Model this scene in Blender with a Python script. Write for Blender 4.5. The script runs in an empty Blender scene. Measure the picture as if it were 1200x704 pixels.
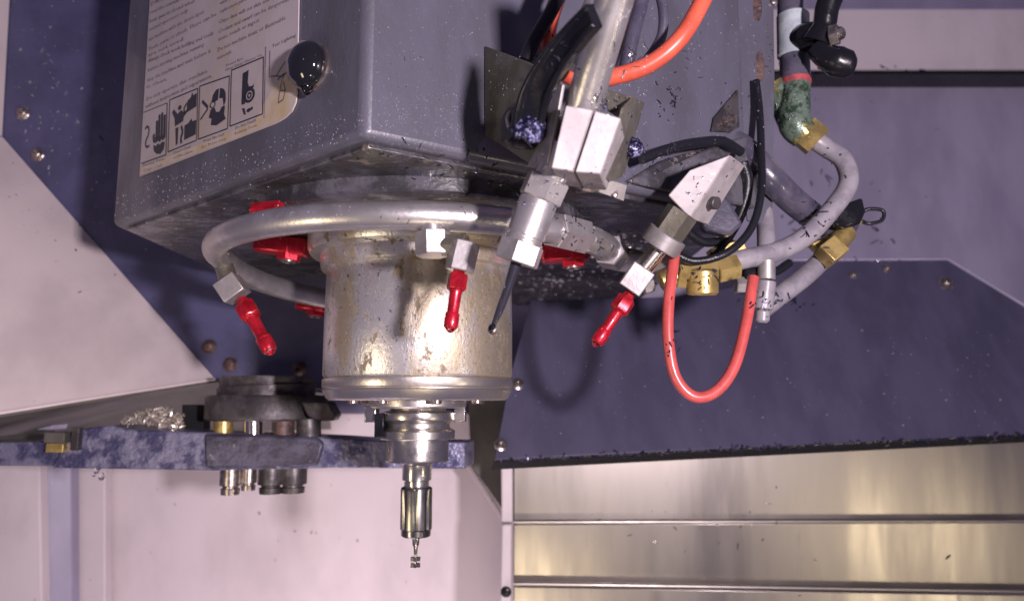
import bpy, bmesh, math, random
from mathutils import noise
from mathutils import Vector, Matrix, Quaternion
V = Vector
random.seed(7)
SC = bpy.context.scene
COL = SC.collection
R = math.radians

# ------------------------------------------------------------------ camera
PITCH = R(7.72)
FPX = 870.0
cam_d = bpy.data.cameras.new('camera')
cam_d.sensor_width = 36.0
cam_d.lens = 36.0 * FPX / 1200.0
cam_d.clip_start = 0.01
cam_d.clip_end = 50
cam_d.dof.use_dof = True
cam_d.dof.focus_distance = 0.50
cam_d.dof.aperture_fstop = 7.0
cam = bpy.data.objects.new('camera', cam_d)
COL.objects.link(cam)
cam.rotation_euler = (R(90) + PITCH, 0, 0)
SC.camera = cam

# ------------------------------------------------------------------ light
w = bpy.data.worlds.new('World')
SC.world = w
w.use_nodes = True
bg = w.node_tree.nodes['Background']
bg.inputs[0].default_value = (0.46, 0.39, 0.76, 1)
bg.inputs[1].default_value = 0.19

def lamp(name, loc, target, size, energy, color, size_y=None):
    d = bpy.data.lights.new(name, 'AREA')
    d.shape = 'RECTANGLE'
    d.size = size
    d.size_y = size_y or size
    d.energy = energy
    d.color = color
    o = bpy.data.objects.new(name, d)
    COL.objects.link(o)
    o.location = loc
    o.rotation_euler = (V(target) - V(loc)).to_track_quat('-Z', 'Y').to_euler()
    return o
lamp('work_lamp', (0.33, -0.30, 0.02), (0.0, 0.60, 0.06), 0.05, 15.0, (1.0, 0.87, 0.94))
lamp('side_fill', (-0.50, 0.16, -0.22), (-0.10, 0.62, 0.05), 0.10, 0.9, (1.0, 0.82, 0.52), 0.22)  # added warm fill, in place of light bounced off the white cover
lamp('low_lamp', (0.06, 0.02, -0.66), (0.05, 0.95, -0.2), 0.12, 0.9, (1.0, 0.83, 0.56), 0.06)
lamp('right_lamp', (1.00, -0.10, -0.54), (0.45, 0.95, -0.12), 0.09, 1.6, (1.0, 0.84, 0.56), 0.22)
ba = lamp('bay_fill', (-0.25, 0.80, -0.75), (-0.2, 1.2, -0.15), 0.35, 1.8, (1.0, 0.82, 0.84))  # unseen fill added below the view to brighten the lower wall
ba.data.spread = R(110)

SC.view_settings.view_transform = 'Standard'
SC.view_settings.look = 'None'
SC.view_settings.exposure = 0.0
SC.view_settings.gamma = 1.0

# ------------------------------------------------------------------ projection: pixel of the 1200x704 photo + real distance -> point
cp, sp = math.cos(PITCH), math.sin(PITCH)
def ray(px, py):
    u, v = (px - 600) / FPX, (352 - py) / FPX
    return V((u, cp - v * sp, sp + v * cp))
def at(px, py, Y):
    d = ray(px, py)
    return d * (Y / d.y)
def onp(px, py, p0, n):
    d = ray(px, py)
    return d * (V(p0).dot(n) / d.dot(n))

# ------------------------------------------------------------------ mesh helpers
def new():
    return bmesh.new()
def frame(d):
    d = d.normalized()
    a = V((0, 0, 1)) if abs(d.z) < 0.9 else V((1, 0, 0))
    x = d.cross(a).normalized()
    return x, d.cross(x).normalized(), d
def catmull(pts, n=8):
    pts = [V(p) for p in pts]
    out = []
    P = [pts[0] * 2 - pts[1]] + pts + [pts[-1] * 2 - pts[-2]]
    for i in range(1, len(P) - 2):
        a, b, c, d = P[i - 1:i + 3]
        for k in range(n):
            t = k / n
            out.append(0.5 * ((2 * b) + (c - a) * t + (2 * a - 5 * b + 4 * c - d) * t * t + (3 * b - a - 3 * c + d) * t ** 3))
    out.append(pts[-1])
    return out
def tube(bm, pts, r, seg=14, n=8, closed=False, wob=0):
    pts = catmull(pts, n) if n > 1 else [V(p) for p in pts]
    N = len(pts)
    rr = r if isinstance(r, (list, tuple)) else [r, r]
    x = None
    rings = []
    for i, p in enumerate(pts):
        t = (pts[min(i + 1, N - 1)] - pts[max(i - 1, 0)]).normalized()
        if x is None:
            x = frame(t)[0]
        x = (x - t * x.dot(t)).normalized()
        y = t.cross(x)
        f = i / (N - 1) * (len(rr) - 1)
        k = min(int(f), len(rr) - 2)
        q = rr[k] + (rr[k + 1] - rr[k]) * (f - k)
        if wob: q *= 1 + random.uniform(-wob, wob)
        rings.append([bm.verts.new(p + (x * math.cos(a) + y * math.sin(a)) * q) for a in [2 * math.pi * j / seg for j in range(seg)]])
    for a, b in zip(rings, rings[1:]):
        for j in range(seg):
            bm.faces.new((a[j], a[(j + 1) % seg], b[(j + 1) % seg], b[j]))
    bm.faces.new(rings[0][::-1])
    bm.faces.new(rings[-1])
    return bm
def lathe(bm, p, d, prof, seg=40, spin=0.0, xref=None):
    p = V(p)
    d = V(d).normalized()
    x, y, d = frame(d)
    if xref is not None:
        x = V(xref); x = (x - d * x.dot(d)).normalized(); y = d.cross(x)
    rings = []
    for h, r in prof:
        rings.append([bm.verts.new(p + d * h + (x * math.cos(a) + y * math.sin(a)) * max(r, 1e-5)) for a in [spin + 2 * math.pi * j / seg for j in range(seg)]])
    for a, b in zip(rings, rings[1:]):
        for j in range(seg):
            bm.faces.new((a[j], a[(j + 1) % seg], b[(j + 1) % seg], b[j]))
    bm.faces.new(rings[0][::-1])
    bm.faces.new(rings[-1])
    return bm
def cyl(bm, a, b, r, seg=28, ch=0.0006, spin=0.0):
    a, b = V(a), V(b)
    L = (b - a).length
    ch = min(ch, L / 3, r / 3)
    return lathe(bm, a, b - a, [(0, r - ch), (ch, r), (L - ch, r), (L, r - ch)], seg, spin)
def hexa(bm, a, b, r, spin=0.0):
    return cyl(bm, a, b, r, 6, 0.0007, spin)
def prism(bm, pts, off):
    off = V(off)
    A = [bm.verts.new(V(p)) for p in pts]
    B = [bm.verts.new(V(p) + off) for p in pts]
    n = len(A)
    bm.faces.new(A)
    bm.faces.new(B[::-1])
    for i in range(n):
        bm.faces.new((A[i], B[i], B[(i + 1) % n], A[(i + 1) % n]))
    return bm
def obox(bm, c, X, Y, Z):
    c, X, Y, Z = V(c), V(X), V(Y), V(Z)
    return prism(bm, [c - X - Y - Z, c + X - Y - Z, c + X + Y - Z, c - X + Y - Z], Z * 2)
def bx(bm, x0, x1, y0, y1, z0, z1):
    return prism(bm, [(x0, y0, z0), (x1, y0, z0), (x1, y1, z0), (x0, y1, z0)], (0, 0, z1 - z0))
def dome(bm, p, n, r, h, seg=7, squash=1.0, spin=0.0):
    x, y, n = frame(V(n))
    x, y = x * math.cos(spin) + y * math.sin(spin), y * math.cos(spin) - x * math.sin(spin)
    p = V(p) - n * 0.00005
    A = [bm.verts.new(p + (x * math.cos(a) * squash + y * math.sin(a)) * r) for a in [2 * math.pi * j / seg for j in range(seg)]]
    B = [bm.verts.new(p + n * h * 0.75 + (x * math.cos(a) * squash + y * math.sin(a)) * r * 0.66) for a in [2 * math.pi * j / seg for j in range(seg)]]
    t = bm.verts.new(p + n * h)
    for j in range(seg):
        k = (j + 1) % seg
        bm.faces.new((A[j], A[k], B[k], B[j]))
        bm.faces.new((B[j], B[k], t))

def chip(bm, loc, n, L, wd, th, rnd):
    x, y, n = frame(n)
    a = rnd.uniform(0, 6.28)
    d = x * math.cos(a) + y * math.sin(a); s = n.cross(d)
    lift = rnd.uniform(0, .25); bend = rnd.choice((0.05, 0.1, 0.2, 0.9))
    pr = None
    for i in range(4):
        f = i / 3 - .5
        c = loc + d * L * f + n * (th * .6 + lift * L * (f * f * 1.6)) + s * L * .5 * f * f * bend
        ww = wd * (1 - abs(f) * .9) * .5
        q = [bm.verts.new(c + s * ww - n * th * .5), bm.verts.new(c - s * ww - n * th * .5), bm.verts.new(c - s * ww * .7 + n * th * .5), bm.verts.new(c + s * ww * .7 + n * th * .5)]
        if pr:
            for j in range(4): bm.faces.new((pr[j], pr[(j + 1) % 4], q[(j + 1) % 4], q[j]))
        else: bm.faces.new(q)
        pr = q
    bm.faces.new(pr)
def thing(name, label, cat, loc=(0, 0, 0), group=None, rot=None):
    o = bpy.data.objects.new(name, None)
    o.empty_display_size = 0.01
    COL.objects.link(o)
    o.location = loc
    if rot is not None:
        o.rotation_mode = 'QUATERNION'
        o.rotation_quaternion = rot
    o['label'] = label
    o['category'] = cat
    if group: o['group'] = group
    return o
def tag(o, label, cat, group=None, kind=None):
    o['label'] = label
    if cat: o['category'] = cat
    if group: o['group'] = group
    if kind: o['kind'] = kind
    return o
def wloc(o):
    m = V((0, 0, 0))
    while o is not None:
        m = m + o.location
        o = o.parent
    return m
def obj(name, bm, m, parent=None, bevel=0, angle=38, local=False, seg=2, kind=None, loc=None):
    """world-coordinate bmesh -> one linked mesh object; origin moved to its parent's origin (or to loc)"""
    bmesh.ops.recalc_face_normals(bm, faces=bm.faces)
    if not local:
        o0 = wloc(parent) if parent else (V(loc) if loc is not None else V((0, 0, 0)))
        if parent is None and loc is None:
            xs = [v.co for v in bm.verts]
            lo = V((min(c.x for c in xs), min(c.y for c in xs), min(c.z for c in xs)))
            hi = V((max(c.x for c in xs), max(c.y for c in xs), max(c.z for c in xs)))
            o0 = V(((lo.x + hi.x) / 2, (lo.y + hi.y) / 2, lo.z))
        bmesh.ops.translate(bm, verts=bm.verts, vec=-o0)
    me = bpy.data.meshes.new(name)
    bm.to_mesh(me)
    bm.free()
    for p in me.polygons: p.use_smooth = True
    me.set_sharp_from_angle(angle=R(angle))
    me.materials.append(m)
    o = bpy.data.objects.new(name, me)
    COL.objects.link(o)
    if parent: o.parent = parent
    elif not local: o.location = o0
    if bevel:
        b = o.modifiers.new('bevel', 'BEVEL')
        b.width = bevel
        b.segments = seg
        b.limit_method = 'ANGLE'
        b.angle_limit = R(30)
    if kind: o['kind'] = kind
    return o
def struct(name, bm, m, bevel=0):
    return obj(name, bm, m, bevel=bevel, kind='structure')
def dup(root, loc, rot=None, label=None):
    r = root.copy(); COL.objects.link(r)
    r.location = loc
    if rot is not None:
        r.rotation_mode = 'QUATERNION'; r.rotation_quaternion = rot
    if label: r['label'] = label
    for ch in list(root.children):
        c = ch.copy(); COL.objects.link(c); c.parent = r
        for g in list(ch.children):
            d = g.copy(); COL.objects.link(d); d.parent = c
    return r

# ------------------------------------------------------------------ materials
def mat(name, c1, rough=0.4, metal=0.0, c2=None, scale=40, lo=0.4, hi=0.6, bump=0.0, bscale=300, rough2=None,
        stain=None, sscale=15, slo=0.55, shi=0.62, srough=0.7, smetal=0.0, trans=0.0, coat=0.0, aniso=0.0, stretch=(1, 1, 1),
        specks=None, speck_scale=400, speck_amt=0.16, detail=6, ior=1.45, spec=None, bdist=0.001):
    m = bpy.data.materials.new(name)
    m.use_nodes = True
    nt = m.node_tree
    N, L = nt.nodes, nt.links
    b = N['Principled BSDF']
    tc = N.new('ShaderNodeTexCoord')
    mp = N.new('ShaderNodeMapping')
    mp.inputs['Scale'].default_value = stretch
    L.new(tc.outputs['Object'], mp.inputs['Vector'])
    vec = mp.outputs['Vector']
    def noise(s, det=detail, rg=0.6):
        n = N.new('ShaderNodeTexNoise')
        n.inputs['Scale'].default_value = s
        n.inputs['Detail'].default_value = det
        n.inputs['Roughness'].default_value = rg
        L.new(vec, n.inputs['Vector'])
        return n.outputs['Fac']
    def rampf(f, a, c):
        n = N.new('ShaderNodeMapRange')
        n.interpolation_type = 'SMOOTHSTEP'
        n.inputs['From Min'].default_value = a
        n.inputs['From Max'].default_value = c
        L.new(f, n.inputs['Value'])
        return n.outputs['Result']
    def mixc(f, a, c):
        n = N.new('ShaderNodeMix'); n.data_type = 'RGBA'
        L.new(f, n.inputs[0])
        for v, k in ((a, 6), (c, 7)):
            if isinstance(v, tuple): n.inputs[k].default_value = (*v, 1)
            else: L.new(v, n.inputs[k])
        return n.outputs[2]
    def mixf(f, a, c):
        n = N.new('ShaderNodeMix'); n.data_type = 'FLOAT'
        L.new(f, n.inputs[0])
        for v, k in ((a, 2), (c, 3)):
            if isinstance(v, (int, float)): n.inputs[k].default_value = v
            else: L.new(v, n.inputs[k])
        return n.outputs[0]
    col, ro, me = c1, rough, metal
    if c2 is not None:
        f = rampf(noise(scale), lo, hi)
        col = mixc(f, c1, c2)
        if rough2 is not None: ro = mixf(f, rough, rough2)
    elif rough2 is not None:
        ro = mixf(rampf(noise(scale), lo, hi), rough, rough2)
    if stain is not None:
        f = rampf(noise(sscale, 9, 0.68), slo, shi)
        col = mixc(f, col, stain); ro = mixf(f, ro, srough); me = mixf(f, me, smetal)
    if specks is not None:
        vo = N.new('ShaderNodeTexVoronoi')
        vo.inputs['Scale'].default_value = speck_scale
        L.new(vec, vo.inputs['Vector'])
        f = rampf(vo.outputs['Distance'], speck_amt, speck_amt * 0.6)
        col = mixc(f, col, specks)
    for v, s in ((col, 'Base Color'), (ro, 'Roughness'), (me, 'Metallic')):
        if isinstance(v, tuple): b.inputs[s].default_value = (*v, 1)
        elif isinstance(v, (int, float)): b.inputs[s].default_value = v
        else: L.new(v, b.inputs[s])
    if bump:
        bn = N.new('ShaderNodeBump')
        bn.inputs['Strength'].default_value = bump
        bn.inputs['Distance'].default_value = bdist
        L.new(noise(bscale, 3), bn.inputs['Height'])
        L.new(bn.outputs[0], b.inputs['Normal'])
    b.inputs['Transmission Weight'].default_value = trans
    b.inputs['Coat Weight'].default_value = coat
    b.inputs['Coat Roughness'].default_value = 0.08
    b.inputs['Anisotropic'].default_value = aniso
    b.inputs['IOR'].default_value = ior
    if spec is not None: b.inputs['Specular IOR Level'].default_value = spec
    return m

M = {}
M['paint'] = mat('grey_machine_paint', (0.090, 0.087, 0.118), 0.30, bump=0.25, bscale=420, rough2=0.48, scale=24, lo=0.35, hi=0.65, c2=(0.066, 0.064, 0.082), coat=0.2, stretch=(1, 1, 0.45))
M['grime'] = mat('oily_machine_paint', (0.085, 0.08, 0.095), 0.2, c2=(0.03, 0.028, 0.032), scale=30, lo=0.42, hi=0.56, bump=0.5, bscale=70, rough2=0.4, bdist=0.003, coat=0.2, stretch=(1, 1.2, 1), stain=(0.16, 0.13, 0.11), sscale=30, slo=0.6, shi=0.66, srough=0.3)
M['navy'] = mat('charcoal_navy_cover_paint', (0.064, 0.059, 0.105), 0.42, c2=(0.048, 0.044, 0.080), scale=20, lo=0.35, hi=0.65, bump=0.1, bscale=300, stretch=(1, 1, 0.3))
M['blue'] = mat('blue_grey_paint', (0.075, 0.072, 0.150), 0.38, c2=(0.056, 0.054, 0.112), scale=18, lo=0.4, hi=0.65, bump=0.1, bscale=300, specks=(0.25, 0.24, 0.34), speck_scale=120, speck_amt=0.05)
M['white'] = mat('white_sheet_paint', (0.63, 0.555, 0.585), 0.42, c2=(0.52, 0.455, 0.48), scale=7, lo=0.4, hi=0.7, bump=0.08, bscale=200, specks=(0.28, 0.25, 0.27), speck_scale=42, speck_amt=0.05, stretch=(1, 1, 0.55))
M['cover_white'] = mat('white_cover_paint', (0.67, 0.575, 0.575), 0.38, c2=(0.54, 0.46, 0.465), scale=6, lo=0.4, hi=0.7, bump=0.08, bscale=200, stain=(0.30, 0.27, 0.30), sscale=40, slo=0.66, shi=0.74, srough=0.4, stretch=(1.6, 1, 0.8))
M['wall'] = mat('lavender_wall_paint', (0.33, 0.30, 0.415), 0.42, c2=(0.26, 0.236, 0.335), scale=11, lo=0.35, hi=0.65, bump=0.1, bscale=150, specks=(0.42, 0.39, 0.46), speck_scale=70, speck_amt=0.05, stretch=(1, 1, 0.4))
M['taupe'] = mat('taupe_steel', (0.095, 0.086, 0.080), 0.5, c2=(0.06, 0.055, 0.052), scale=16, bump=0.2, bscale=120)
M['steel'] = mat('brushed_steel', (0.42, 0.385, 0.35), 0.28, 0.97, c2=(0.33, 0.30, 0.27), scale=18, lo=0.3, hi=0.7, bump=0.13, bscale=11, rough2=0.40, stretch=(1, 1, 0.12), bdist=0.006, stain=(0.25, 0.225, 0.22), sscale=40, slo=0.60, shi=0.72, srough=0.45, smetal=0.8)
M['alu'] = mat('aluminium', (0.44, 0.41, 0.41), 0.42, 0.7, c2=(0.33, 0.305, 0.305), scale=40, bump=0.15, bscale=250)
M['pipe'] = mat('satin_pipe_metal', (0.62, 0.59, 0.58), 0.34, 0.85, c2=(0.50, 0.47, 0.46), scale=50, lo=0.4, hi=0.6, bump=0.15, bscale=350, stain=(0.34, 0.31, 0.30), sscale=80, slo=0.64, shi=0.70, srough=0.55, smetal=0.3)
M['housing'] = mat('stained_housing_steel', (0.68, 0.655, 0.66), 0.34, 0.82, c2=(0.50, 0.43, 0.32), scale=15, lo=0.47, hi=0.58, rough2=0.46, bump=0.30, bscale=420, stain=(0.22, 0.175, 0.12), sscale=105, slo=0.55, shi=0.61, srough=0.6, smetal=0.25, specks=(0.18, 0.15, 0.12), speck_scale=360, speck_amt=0.16, stretch=(1, 1, 0.6))
M['ground'] = mat('ground_steel', (0.66, 0.62, 0.58), 0.17, 1.0, c2=(0.58, 0.53, 0.46), scale=30, rough2=0.25)
M['ringsteel'] = mat('turned_ring_steel', (0.66, 0.62, 0.60), 0.30, 0.95, c2=(0.56, 0.51, 0.46), scale=30, rough2=0.4, bump=0.15, bscale=300)
M['holder'] = mat('polished_holder_steel', (0.52, 0.49, 0.46), 0.20, 0.95, rough2=0.30, scale=60, bump=0.05, bscale=400)
M['darksteel'] = mat('dark_oily_steel', (0.12, 0.11, 0.11), 0.38, 0.6, c2=(0.05, 0.043, 0.048), scale=40, bump=0.4, bscale=180, rough2=0.5)
M['galv'] = mat('dull_shaded_steel', (0.19, 0.178, 0.145), 0.42, 0.6, c2=(0.13, 0.12, 0.095), scale=50, bump=0.25, bscale=350)  # olive-dark tone includes the shade on the bracket's side plate
M['red'] = mat('red_anodised', (0.50, 0.012, 0.030), 0.32, 0.5, c2=(0.34, 0.008, 0.018), scale=140, bump=0.2, bscale=400, coat=0.25, stain=(0.10, 0.02, 0.03), sscale=160, slo=0.64, shi=0.70, srough=0.4)
M['orange'] = mat('orange_hose_plastic', (0.54, 0.09, 0.05), 0.36, c2=(0.45, 0.07, 0.04), scale=60, stain=(0.20, 0.05, 0.04), sscale=70, slo=0.66, shi=0.72, srough=0.3)
M['pink'] = mat('coral_hose_plastic', (0.46, 0.075, 0.07), 0.33, c2=(0.38, 0.06, 0.055), scale=60, coat=0.15, stain=(0.03, 0.015, 0.03), sscale=85, slo=0.66, shi=0.70, srough=0.3)
M['black'] = mat('black_plastic', (0.007, 0.007, 0.010), 0.12, bump=0.25, bscale=160, rough2=0.3, scale=60, spec=0.4)
M['cable'] = mat('black_cable_rubber', (0.010, 0.010, 0.014), 0.3, bump=0.3, bscale=700, spec=0.35)
M['purple'] = mat('dark_wet_hose', (0.045, 0.042, 0.065), 0.28, c2=(0.08, 0.072, 0.10), scale=40, bump=0.3, bscale=200, coat=0.4)
M['brass'] = mat('brass', (0.54, 0.40, 0.15), 0.38, 0.7, c2=(0.34, 0.25, 0.09), scale=70, bump=0.2, bscale=300)
M['patina'] = mat('green_patina_brass', (0.13, 0.18, 0.14), 0.32, 0.3, c2=(0.025, 0.05, 0.03), scale=80, lo=0.45, hi=0.58, bump=0.6, bscale=260, stain=(0.36, 0.28, 0.09), sscale=40, slo=0.54, shi=0.62, srough=0.3, smetal=0.7)
M['hose'] = mat('grey_plastic_hose', (0.24, 0.22, 0.245), 0.36, c2=(0.17, 0.155, 0.18), scale=60, bump=0.12, bscale=300, stain=(0.05, 0.045, 0.06), sscale=90, slo=0.66, shi=0.69, srough=0.4)
M['arm'] = mat('mottled_blue_arm', (0.175, 0.170, 0.265), 0.36, 0.3, c2=(0.055, 0.053, 0.125), scale=50, lo=0.44, hi=0.58, bump=0.8, bscale=150, stain=(0.26, 0.25, 0.30), sscale=120, slo=0.60, shi=0.68, srough=0.35, smetal=0.4, bdist=0.002, coat=0.2)
M['boss'] = mat('worn_purple_boss', (0.10, 0.093, 0.14), 0.42, 0.3, c2=(0.05, 0.045, 0.07), scale=36, lo=0.4, hi=0.6, bump=0.8, bscale=150, stain=(0.22, 0.21, 0.26), sscale=110, slo=0.62, shi=0.68, srough=0.4, smetal=0.4, bdist=0.002)
M['gloss'] = mat('glossy_black', (0.008, 0.008, 0.011), 0.07, coat=0.6)
M['matt'] = mat('matt_black', (0.012, 0.012, 0.014), 0.7, spec=0.2)
M['clampwhite'] = mat('pale_clamp_metal', (0.33, 0.295, 0.30), 0.5, 0.1, c2=(0.25, 0.225, 0.23), scale=60, bump=0.1, bscale=300)
M['paper'] = mat('placard_sheet', (0.40, 0.35, 0.37), 0.36, c2=(0.36, 0.31, 0.31), scale=20, coat=0.1, stain=(0.36, 0.28, 0.17), sscale=16, slo=0.56, shi=0.70, srough=0.4)
M['oilstain'] = mat('yellowed_sheet', (0.42, 0.32, 0.19), 0.35, c2=(0.46, 0.39, 0.36), scale=60, lo=0.35, hi=0.7)
M['ink'] = mat('black_ink', (0.018, 0.018, 0.028), 0.4)
M['greyink'] = mat('faded_ink', (0.10, 0.09, 0.12), 0.5, c2=(0.20, 0.18, 0.21), scale=70)
M['rust'] = mat('rusty_steel', (0.12, 0.07, 0.06), 0.5, 0.3, c2=(0.05, 0.035, 0.04), scale=150, bump=0.5, bscale=400)
M['screw'] = mat('screw_steel', (0.42, 0.38, 0.36), 0.3, 0.9, c2=(0.25, 0.2, 0.19), scale=200)
M['chip'] = mat('dark_chips', (0.02, 0.02, 0.04), 0.25, 0.5, c2=(0.07, 0.065, 0.10), scale=90)
M['chiplight'] = mat('bright_chips', (0.75, 0.72, 0.72), 0.2, 1.0)
M['glintdrop'] = mat('glint_pale_coolant', (0.45, 0.42, 0.47), 0.06, trans=0.45, ior=1.36, spec=0.8)  # pale base colour stands in for the sparkle of wet beads
M['water'] = mat('coolant', (0.92, 0.92, 0.95), 0.03, trans=1.0, ior=1.34)
M['tip'] = mat('smoky_plastic_tube', (0.04, 0.04, 0.055), 0.10, trans=0.5, ior=1.45)
M['palechip'] = mat('bright_curled_chips', (0.78, 0.70, 0.58), 0.28, 0.7)
M['collet'] = mat('dark_collet_steel', (0.27, 0.26, 0.25), 0.24, 0.95, c2=(0.18, 0.17, 0.17), scale=80)
M['foam'] = mat('pale_foam', (0.62, 0.56, 0.46), 0.3, c2=(0.40, 0.35, 0.28), scale=140, bump=0.8, bscale=220, coat=0.3)
M['lump'] = mat('blue_black_swarf', (0.010, 0.010, 0.035), 0.15, 0.3, c2=(0.20, 0.19, 0.36), scale=330, lo=0.52, hi=0.6, bump=1.0, bscale=420, bdist=0.002)
M['redpaint'] = mat('dull_red_sealant', (0.35, 0.06, 0.07), 0.5, c2=(0.2, 0.05, 0.06), scale=200)
M['bluefit'] = mat('grey_pvc_union', (0.40, 0.44, 0.46), 0.4, c2=(0.30, 0.33, 0.37), scale=70, bump=0.3, bscale=200)

# ------------------------------------------------------------------ setting: enclosure walls
def vsheet(name, m, pts, off, bevel=0, parent=None):
    b = new(); prism(b, pts, off)
    return obj(name, b, m, parent, bevel=bevel) if parent else struct(name, b, m, bevel)
b = new(); bx(b, -0.66, 0.9, 1.20, 1.23, -0.9, -0.02)
struct('lower_wall', b, M['white'])
b = new(); bx(b, -0.9, 1.6, 1.32, 1.35, -0.03, 0.9)
struct('back_wall', b, M['wall'])
# left corner: folded wall strips
b = new()
prism(b, [at(84, 500, 1.17), at(123, 500, 1.17), at(123, 760, 1.17), at(84, 760, 1.17)], (0, 0.02, 0))
struct('wall_corner_strip', b, M['white'], 0.002)
b = new()
prism(b, [at(46, 500, 1.12), at(84, 500, 1.14), at(85, 760, 1.14), at(50, 760, 1.12)], (0, 0.02, 0))
struct('wall_fold', b, M['wall'], 0.002)
b = new()
prism(b, [at(-140, 500, 1.06), at(46, 500, 1.10), at(50, 760, 1.10), at(-140, 760, 1.06)], (0, 0.02, 0))
struct('side_wall', b, M['white'], 0.002)

# upper right white rail on the back wall
t = thing('white_rail', 'white painted rail across the upper right of the lavender wall', 'rail', at(1100, 84, 1.28))
b = new()
prism(b, [at(700, 10, 1.27), at(1330, 10, 1.27), at(1330, 82, 1.27), at(700, 82, 1.27)], (0, 0.05, 0))
obj('rail_face', b, M['white'], t, bevel=0.003)
b = new()
prism(b, [at(700, 83, 1.262), at(1330, 83.3, 1.262), at(1330, 87, 1.262), at(700, 86.5, 1.262)], (0, 0.058, 0))
obj('rail_shadow', b, M['black'], t)  # black strip standing in for the shadow line under the rail

# ------------------------------------------------------------------ tool changer cover (left)
YB = 0.86
t = thing('tool_changer_cover', 'folded white sheet cover with blue panel at the left edge', 'machine cover', at(100, 440, YB))
BL = at(-200, 514, 0.60); B2 = at(252, 443, YB); T1 = at(3, 160, YB); T0 = at(14, -40, YB); TL0 = at(-200, -40, 0.68); TL1 = at(-200, 160, 0.68)
nrm = (B2 - T1).cross(BL - T1).normalized()
if nrm.y < 0: nrm = -nrm
b = new(); prism(b, [T1, B2, BL, TL1], nrm * 0.003)
obj('white_panel', b, M['cover_white'], t, bevel=0.001)
b = new(); prism(b, [T0, T1, TL1, TL0], V((-0.003, 0, 0)))
obj('side_panel', b, M['cover_white'], t, bevel=0.001)
b = new()
prism(b, [at(11, -40, YB + .001), at(3, 161, YB + .001), at(251, 444, YB + .001), at(300, 456, YB + .001), at(520, 452, YB + .001), at(520, -40, YB + .001)], (0, 0.004, 0))
obj('blue_panel', b, M['blue'], t)
b = new()
prism(b, [BL + V((0, .003, -.0015)), B2 + V((0, .003, -.0015)), at(385, 458, YB + .01), at(388, 500, 1.0), at(150, 506, .99), at(70, 503, .98), at(-200, 530, 0.96)], V((0, 0.0, -0.003)))
obj('underside_flange', b, M['taupe'], t)
b = new(); tube(b, [BL + V((0, -.0005, -.0008)), B2 + V((0, -.0005, -.0008))], 0.0016, 8, 1)
obj('folded_hem', b, M['cover_white'], t)
for (x, y, mm) in ((27, 133, 'screw'), (44, 181, 'screw'), (245, 406, 'rust'), (270, 427, 'rust'), (351, 432, 'rust')):
    b = new()
    p = at(x, y, YB)
    lathe(b, p, (0, -1, 0), [(-.001, .0085), (.0006, .0085), (.0016, .0068), (.0042, .0056), (.0058, .0034), (.0058, .0022), (.004, .0018)], 24)
    obj('screw', b, M[mm], t)

# pale beam and rail ends behind the arm at the far left
t = thing('slide_rail', 'pale lavender slide rail under the white cover at the left edge', 'rail', at(20, 520, 0.9))
b = new(); prism(b, [at(-120, 488, .88), at(66, 488, .88), at(60, 503, .88), at(-120, 504, .88)], (0, 0.03, 0))
obj('rail_top', b, M['wall'], t, bevel=0.001)
b = new(); prism(b, [at(-120, 505, .885), at(52, 504, .885), at(52, 516, .885), at(-120, 517, .885)], (0, 0.02, 0))
obj('rail_web', b, M['taupe'], t, bevel=0.001)

# ------------------------------------------------------------------ tool changer arm
YA = 0.74
t = thing('tool_changer', 'blue mottled tool change arm running behind the spindle', 'tool arm', at(310, 550, YA))
b = new()
pts = [at(60, 548, YA), at(86, 503, YA), at(132, 498, YA), at(152, 503, YA), at(255, 507, YA), at(382, 512, YA), at(442, 516, YA), at(545, 518, YA), at(545, 549, YA), at(395, 548, YA), at(250, 551, YA), at(130, 549, YA)]
prism(b, pts, (0.006, 0.055, 0.0))
obj('arm_bar', b, M['arm'], t, bevel=0.0015)
b = new(); prism(b, [at(-90, 519, YA + .01), at(60, 517, YA + .01), at(90, 520, YA + .01), at(90, 546, YA + .01), at(-90, 545, YA + .01)], (0, 0.05, 0))
obj('gripper_body', b, M['arm'], t, bevel=0.0015)
b = new(); prism(b, [at(238, 508, YA - .003), at(305, 509, YA - .003), at(372, 512, YA - .003), at(380, 520, YA - .003), at(372, 545, YA - .003), at(320, 549, YA - .003), at(240, 549, YA - .003)], (0, 0.06, 0))
obj('arm_boss', b, M['boss'], t, bevel=0.003)
b = new(); obox(b, at(68, 524, YA - .002), (.0085, 0, 0), (0, .006, 0), (0, 0, .0045))
obj('brass_pad', b, M['brass'], t, bevel=0.0006)
b = new(); obox(b, at(69, 512, YA - .002), (.010, 0, 0), (0, .008, 0), (0, 0, .005))
obj('pad_holder', b, M['taupe'], t, bevel=0.0006)
b = new(); obox(b, at(90, 514, YA - .004), (.0036, 0, 0), (0, .004, 0), (0, 0, .011))
obj('stop_pin', b, M['darksteel'], t, bevel=0.0006)
for i, (x, y0, y1, r) in enumerate(((271, 550, 579, .0105), (292, 550, 574, .008), (318, 549, 578, .0125), (344, 549, 577, .0135))):
    b = new()
    p = at(x, y0, YA + .012 + .006 * (i % 2)); q = at(x, y1, YA + .012 + .006 * (i % 2))
    L = (q - p).length
    lathe(b, p, (0, 0, -1), [(-.002, r), (L * .62, r), (L * .66, r * .72), (L * .74, r * .72), (L * .76, r * .88), (L, r * .84)], 20)
    obj('castle_bolt', b, M['darksteel' if i > 1 else 'screw'], t)
t = thing('arm_hub', 'dark oily round hub above the blue tool change arm', 'hub', at(312, 495, YA + .05))
b = new()
c = at(313, 492, YA + .05); h = at(313, 463, YA + .05).z - c.z
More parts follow.
